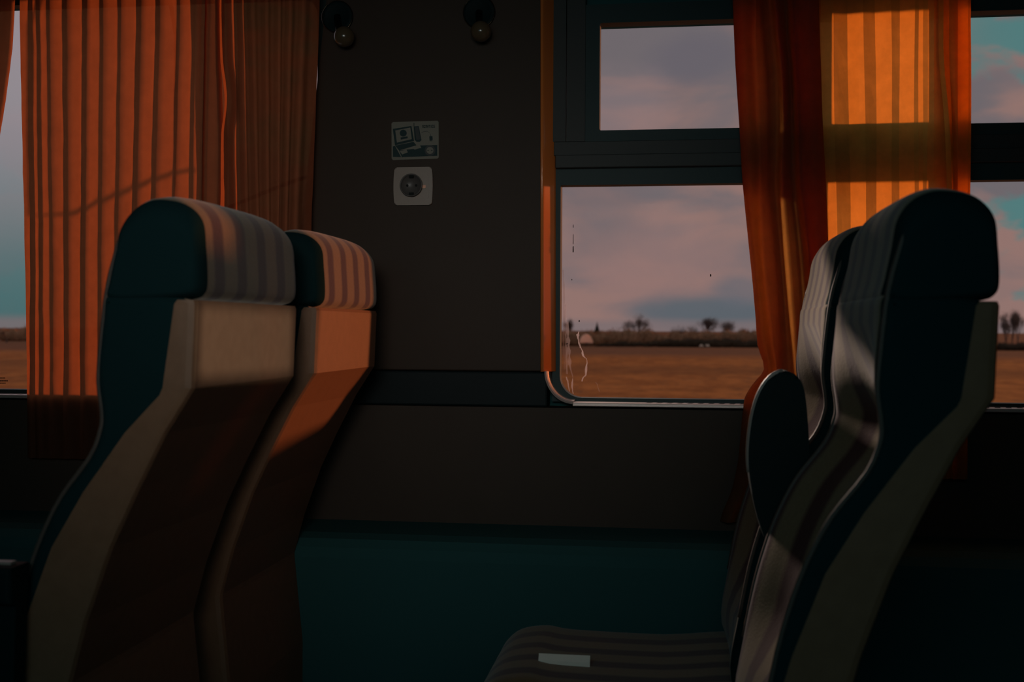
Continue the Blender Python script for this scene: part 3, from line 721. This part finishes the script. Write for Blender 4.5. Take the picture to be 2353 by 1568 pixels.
# ================================================================== OUTSIDE
GZ = 1.02-4.5
def gm():
    m = bpy.data.materials.new('autumn_field'); m.use_nodes = True; t = m.node_tree; b = t.nodes['Principled BSDF']; n = t.nodes.new; l = t.links.new
    b.inputs['Roughness'].default_value = .95; b.inputs['Specular IOR Level'].default_value = .05
    tcn = n('ShaderNodeTexCoord')
    def nz(sx, sy, sc_, det, lo_, hi_):
        mp = n('ShaderNodeMapping'); mp.inputs['Scale'].default_value = (sx, sy, 1); l(tcn.outputs['Object'], mp.inputs[0])
        q = n('ShaderNodeTexNoise'); q.inputs['Scale'].default_value = sc_; q.inputs['Detail'].default_value = det; q.inputs['Roughness'].default_value = .62; l(mp.outputs[0], q.inputs['Vector'])
        r = n('ShaderNodeMapRange'); l(q.outputs['Fac'], r.inputs[0]); r.inputs[1].default_value = lo_; r.inputs[2].default_value = hi_; return r.outputs[0]
    def mix(f, a, c):
        q = n('ShaderNodeMix'); q.data_type = 'RGBA'; l(f, q.inputs[0])
        for k, v in ((6, a), (7, c)):
            if isinstance(v, tuple): q.inputs[k].default_value = v
            else: l(v, q.inputs[k])
        return q.outputs[2]
    c = mix(nz(.50, .20, 1.0, 6, .38, .64), (.34, .115, .030, 1), (.56, .20, .052, 1))
    c = mix(nz(.85, .42, 1.0, 4, .57, .68), c, (.22, .10, .045, 1))
    c = mix(nz(.7, .6, 1.0, 3, .62, .74), c, (.58, .25, .08, 1))
    # far strip of darker ploughed land
    s = n('ShaderNodeSeparateXYZ'); l(tcn.outputs['Object'], s.inputs[0])
    r = n('ShaderNodeMapRange'); l(s.outputs[1], r.inputs[0]); r.inputs[1].default_value = 175; r.inputs[2].default_value = 215
    r2 = n('ShaderNodeMath'); r2.operation = 'MULTIPLY'; l(r.outputs[0], r2.inputs[0]); r2.inputs[1].default_value = .85
    c = mix(r2.outputs[0], c, (.20, .095, .055, 1))
    r = n('ShaderNodeMapRange'); l(s.outputs[1], r.inputs[0]); r.inputs[1].default_value = 112; r.inputs[2].default_value = 122
    q = n('ShaderNodeMapRange'); l(s.outputs[1], q.inputs[0]); q.inputs[1].default_value = 150; q.inputs[2].default_value = 135
    r2 = n('ShaderNodeMath'); r2.operation = 'MULTIPLY'; l(r.outputs[0], r2.inputs[0]); l(q.outputs[0], r2.inputs[1])
    r3 = n('ShaderNodeMath'); r3.operation = 'MULTIPLY'; l(r2.outputs[0], r3.inputs[0]); r3.inputs[1].default_value = .45
    c = mix(r3.outputs[0], c, (.18, .075, .030, 1))
    l(c, b.inputs['Base Color']); return m
bm = bmesh.new(); bm.faces.new([bm.verts.new(v) for v in ((-1500, 6, GZ), (1500, 6, GZ), (1500, 2400, GZ), (-1500, 2400, GZ))])
g = struct('ground', bm, gm())
def at(x, D): return PX(x, 760, D).x
S_ = 300/F
def twigs(bm, cx, cy, cz, rx, ry, rz, n, s, hollow=0):
    for _ in range(n):
        while True:
            p = Vector((rnd.uniform(-1, 1), rnd.uniform(-1, 1), rnd.uniform(-1, 1)))
            if hollow < p.length < 1: break
        k = 1+.25*noise.noise(Vector((p.x*2+cx, p.y*2, p.z*2)))
        p = Vector((cx+p.x*rx*k, cy+p.y*ry*k, cz+p.z*rz*k))
        if p.z < GZ: p.z = GZ+rnd.random()*.3
        d = Vector((rnd.gauss(0, 1), rnd.gauss(0, 1), rnd.gauss(.6, 1))).normalized()*s*rnd.uniform(.6, 1.3); e = d.orthogonal().normalized()*s*.22
        bm.faces.new([bm.verts.new(p-e), bm.verts.new(p+e), bm.verts.new(p+d)])
def bare(name, px, ytop, wpx, D, label, dens=1.0, trunkpx=797, sprawl=.55, cat='tree'):
    h = (trunkpx-ytop)*D/F; hw = wpx*D/F; cx = at(px, D); t = thing(name, label, cat, (cx, D, GZ))
    bm = bmesh.new(); tb = bmesh.new(); tips = []
    def grow(bm_, p, d, ln, r, lev):
        q = p+d*ln; tube(bm_, [p, p+d*ln*.5+Vector((rnd.uniform(-.04, .04)*ln, 0, 0)), q], [r, r*.8, r*.6], 4 if lev > 1 else 6, False); tips.append(q)
        if lev > 5 or ln < .35: return
        for _ in range(3 if lev < 4 else 2):
            a = rnd.uniform(0, 6.283); e = d.orthogonal().normalized(); e.rotate(__import__('mathutils').Quaternion(d, a))
            nd = (d+e*rnd.uniform(.45, 1.0)*sprawl*1.5+Vector((0, 0, .12))).normalized(); nd.x *= min(1.3, max(.5, hw*1.6/h)); nd.normalize()
            grow(bm, q-d*ln*rnd.uniform(0, .35), nd, ln*rnd.uniform(.66, .90), r*.6, lev+1)
    grow(tb, Vector((0, 0, 0)), Vector((0, 0, 1)), h*.20, h*.022, 0)
    zmax = max(v.z for v in tips); xm = max(abs(v.x) for v in tips); kz = h/zmax; kx = hw/xm
    for v in list(bm.verts)+list(tb.verts): v.co = Vector((v.co.x*kx, v.co.y*kx, v.co.z*kz))
    o = obj('trunk', tb, 'bark', t); o = obj('branches', bm, 'bark', t)
    if dens:
        bm = bmesh.new()
        for q in tips:
            for _ in range(int(3*dens)):
                p = Vector((q.x*kx, q.y*kx, q.z*kz))+Vector((rnd.gauss(0, .3), rnd.gauss(0, .3), rnd.gauss(0, .3))); d = Vector((rnd.gauss(0, 1), 0, rnd.gauss(.6, 1))).normalized()*.45; e = d.orthogonal().normalized()*.03
                bm.faces.new([bm.verts.new(p-e), bm.verts.new(p+e), bm.verts.new(p+d)])
        obj('twigs', bm, 'bark', t)
    return t
bare('bare_tree', 1459, 727, 38, 318, 'large bare spreading tree in the treeline left of the view centre', 1.0)
bare('bare_tree', 1625, 733, 28, 318, 'tall round bare tree in the treeline right part of the middle window', 1.3)
bare('bare_tree', 1677, 742, 27, 318, 'lower round bare tree next to the curtain in the middle window', 1.3)
bare('bare_tree', 1576, 753, 34, 318, 'broad low bare tree left of the tall round one', 1.3)
bare('bare_tree', 1309, 741, 14, 330, 'faint bare tree at the left edge of the middle window', 1)
bare('bare_tree', 2312, 722, 12, 288, 'leaning slender bare tree beside the right seat', 1, 803)
bare('bare_tree', 2326, 720, 11, 293, 'slender bare tree in the middle of the three at the right edge', 1, 803)
bare('bare_tree', 2339, 718, 13, 298, 'slender forked bare tree nearest the right edge', 1, 803)
bare('bare_tree', 15, 756, 14, 290, 'small rounded tree in the left window strip', 0, 787)
# conifer
D = 316; h = 52*D/F; t = thing('conifer', 'small dark pointed conifer in the treeline', 'tree', (at(1372, D), D, GZ))
bm = bmesh.new()
for k in range(12):
    z = h*(.12+.07*k); r = h*.27*(1-k/12.5); pv = None
    a = [bm.verts.new((r*(1+.25*(j % 2))*math.cos(j/14*6.283), r*(1+.25*(j % 2))*math.sin(j/14*6.283), z)) for j in range(14)]; tp_ = bm.verts.new((0, 0, z+h*.17))
    for j in range(14): bm.faces.new((a[j], a[(j+1) % 14], tp_))
obj('foliage', bm, 'conifer', t); obj('trunk', tube(bmesh.new(), [(0, 0, 0), (0, 0, h*.9)], [.18, .05], 6), 'bark', t)
# blossom tree
D = 293; t = thing('blossom_tree', 'pale pink dome-shaped blossoming tree at the field edge', 'tree', (at(1347, D), D, GZ))
bm = bmesh.new(); 
for _ in range(1300):
    a, u = rnd.uniform(0, 6.283), rnd.random()**.5; x = 1.75*u*math.cos(a); y = 1.6*u*math.sin(a); zt = 1.15+.0*u; z = zt+rnd.random()*2.15*math.sqrt(max(0, 1-u*u))-.25*u
    p = Vector((x, y, z)); d = Vector((rnd.gauss(0, 1), rnd.gauss(0, 1), rnd.gauss(0, 1))).normalized()*.16; e = d.orthogonal().normalized()*.1
    bm.faces.new([bm.verts.new(p-e), bm.verts.new(p+e), bm.verts.new(p+d)])
obj('crown', bm, 'blossom', t)
bm = bmesh.new(); tube(bm, [(0, 0, 0), (0.05, 0, .7), (0, 0, 1.3)], [.12, .1, .08], 6); tube(bm, [(0.05, 0, .6), (.5, 0, 1.5)], [.07, .04], 5); tube(bm, [(0.0, 0, .6), (-.5, 0, 1.5)], [.07, .04], 5)
obj('trunk', bm, 'bark', t)
# scrub: nobody could count it
def scrub(name, prof, D, depth, m, label, n_per=260, s=.5):
    bm = bmesh.new()
    for x, yt in prof:
        h = (798-yt)*D/F; cx = at(x, D); n0 = n_per
        # solid inner mass so that no light shows through the thicket
        bmesh.ops.create_icosphere(bm, subdivisions=2, radius=1, matrix=Matrix.Translation((cx, D, GZ+h*.40))@Matrix.Diagonal((1.75, depth*.35, h*.46, 1)))
        twigs(bm, cx, D+rnd.uniform(-.4, .4), GZ+h*.46, 1.9, depth*.5, h*.54, n0, s)
    for v in bm.verts:
        v.co += Vector((noise.noise(v.co*.9)*.35, 0, noise.noise(v.co*.7+Vector((9, 0, 0)))*.35))
        if v.co.z < GZ+.01: v.co.z = GZ+.01
    return tag(obj(name, bm, m), label, 'scrub', kind='stuff')
def P_(pts, step=13):
    o = []; x = pts[0][0]
    while x <= pts[-1][0]:
        for (a, ya), (b, yb) in zip(pts, pts[1:]):
            if a <= x <= b: o.append((x+rnd.uniform(-4, 4), ya+(yb-ya)*(x-a)/(b-a)+rnd.uniform(-5, 4))); break
        x += step
    return o
scrub('scrub_thicket', P_([(1270, 768), (1310, 763), (1340, 758), (1360, 760), (1400, 764), (1430, 757), (1460, 756), (1490, 752), (1505, 762), (1520, 767), (1550, 764), (1590, 761), (1640, 762), (1700, 756), (1730, 759), (1800, 762)]), 306, 5, 'scrub', 'long brown leafless thicket along the far field edge', 300)
scrub('low_hedge', P_([(1380, 792), (1430, 788), (1490, 787), (1530, 780), (1600, 780), (1660, 778), (1700, 782), (1760, 781), (1800, 780)]), 297, 3, 'scrubdk', 'low dark hedge in front of the brown thicket', 260, .35)
scrub('scrub_thicket', P_([(2270, 790), (2300, 784), (2360, 782), (2420, 786)]), 281, 4, 'scrubdk', 'dark scrub under the three slender trees at the right edge', 260, .4)
scrub('scrub_thicket', P_([(-60, 765), (0, 763), (20, 764), (60, 762), (130, 766)]), 320, 4, 'scrub', 'brown scrub on the horizon in the left window strip', 260, .4)
scrub('scrub_thicket', P_([(180, 766), (600, 768), (1200, 764)], 20), 312, 5, 'scrub', 'brown thicket beyond the field behind the pillar', 160, .6)
# two small pale grazing animals
for x, fl, lab in ((1611.5, 1, 'small pale animal grazing by the hedge, left of the pair'), (1627, -1, 'small pale animal by the hedge, right of the pair')):
    D = 291; t = thing('grazing_animal', lab, 'animal', (at(x, D), D, GZ), 'grazing animals')
    bm = bmesh.new(); sk_ = bm.verts.layers.skin.verify() if False else None
    me = bpy.data.meshes.new('body')
    V = [(0, 0, .52), (.28, 0, .53), (-.30, 0, .52), (.42, 0, .62 if fl < 0 else .45), (.58, 0, .74 if fl < 0 else .22), (.70, 0, .70 if fl < 0 else .12),
         (.26, .10, .30), (.27, .10, .02), (.26, -.10, .30), (.27, -.10, .02), (-.30, .10, .32), (-.26, .10, .02), (-.30, -.10, .32), (-.26, -.10, .02), (-.42, 0, .50)]
    V = [(a*fl, b, c) for a, b, c in V]
    Eg = [(0, 1), (0, 2), (1, 3), (3, 4), (4, 5), (1, 6), (6, 7), (1, 8), (8, 9), (2, 10), (10, 11), (2, 12), (12, 13), (2, 14)]
    me.from_pydata(V, Eg, []); o = bpy.data.objects.new('body', me); C.objects.link(o); o.parent = t
    mo = o.modifiers.new('s', 'SKIN'); rad = [.24, .22, .23, .13, .10, .06, .07, .04, .07, .04, .08, .04, .08, .04, .06]
    for i, r_ in enumerate(rad): me.skin_vertices[0].data[i].radius = (r_, r_)
    me.skin_vertices[0].data[0].use_root = True
    o.modifiers.new('d', 'SUBSURF').levels = 1; me.materials.append(M_['pale'])
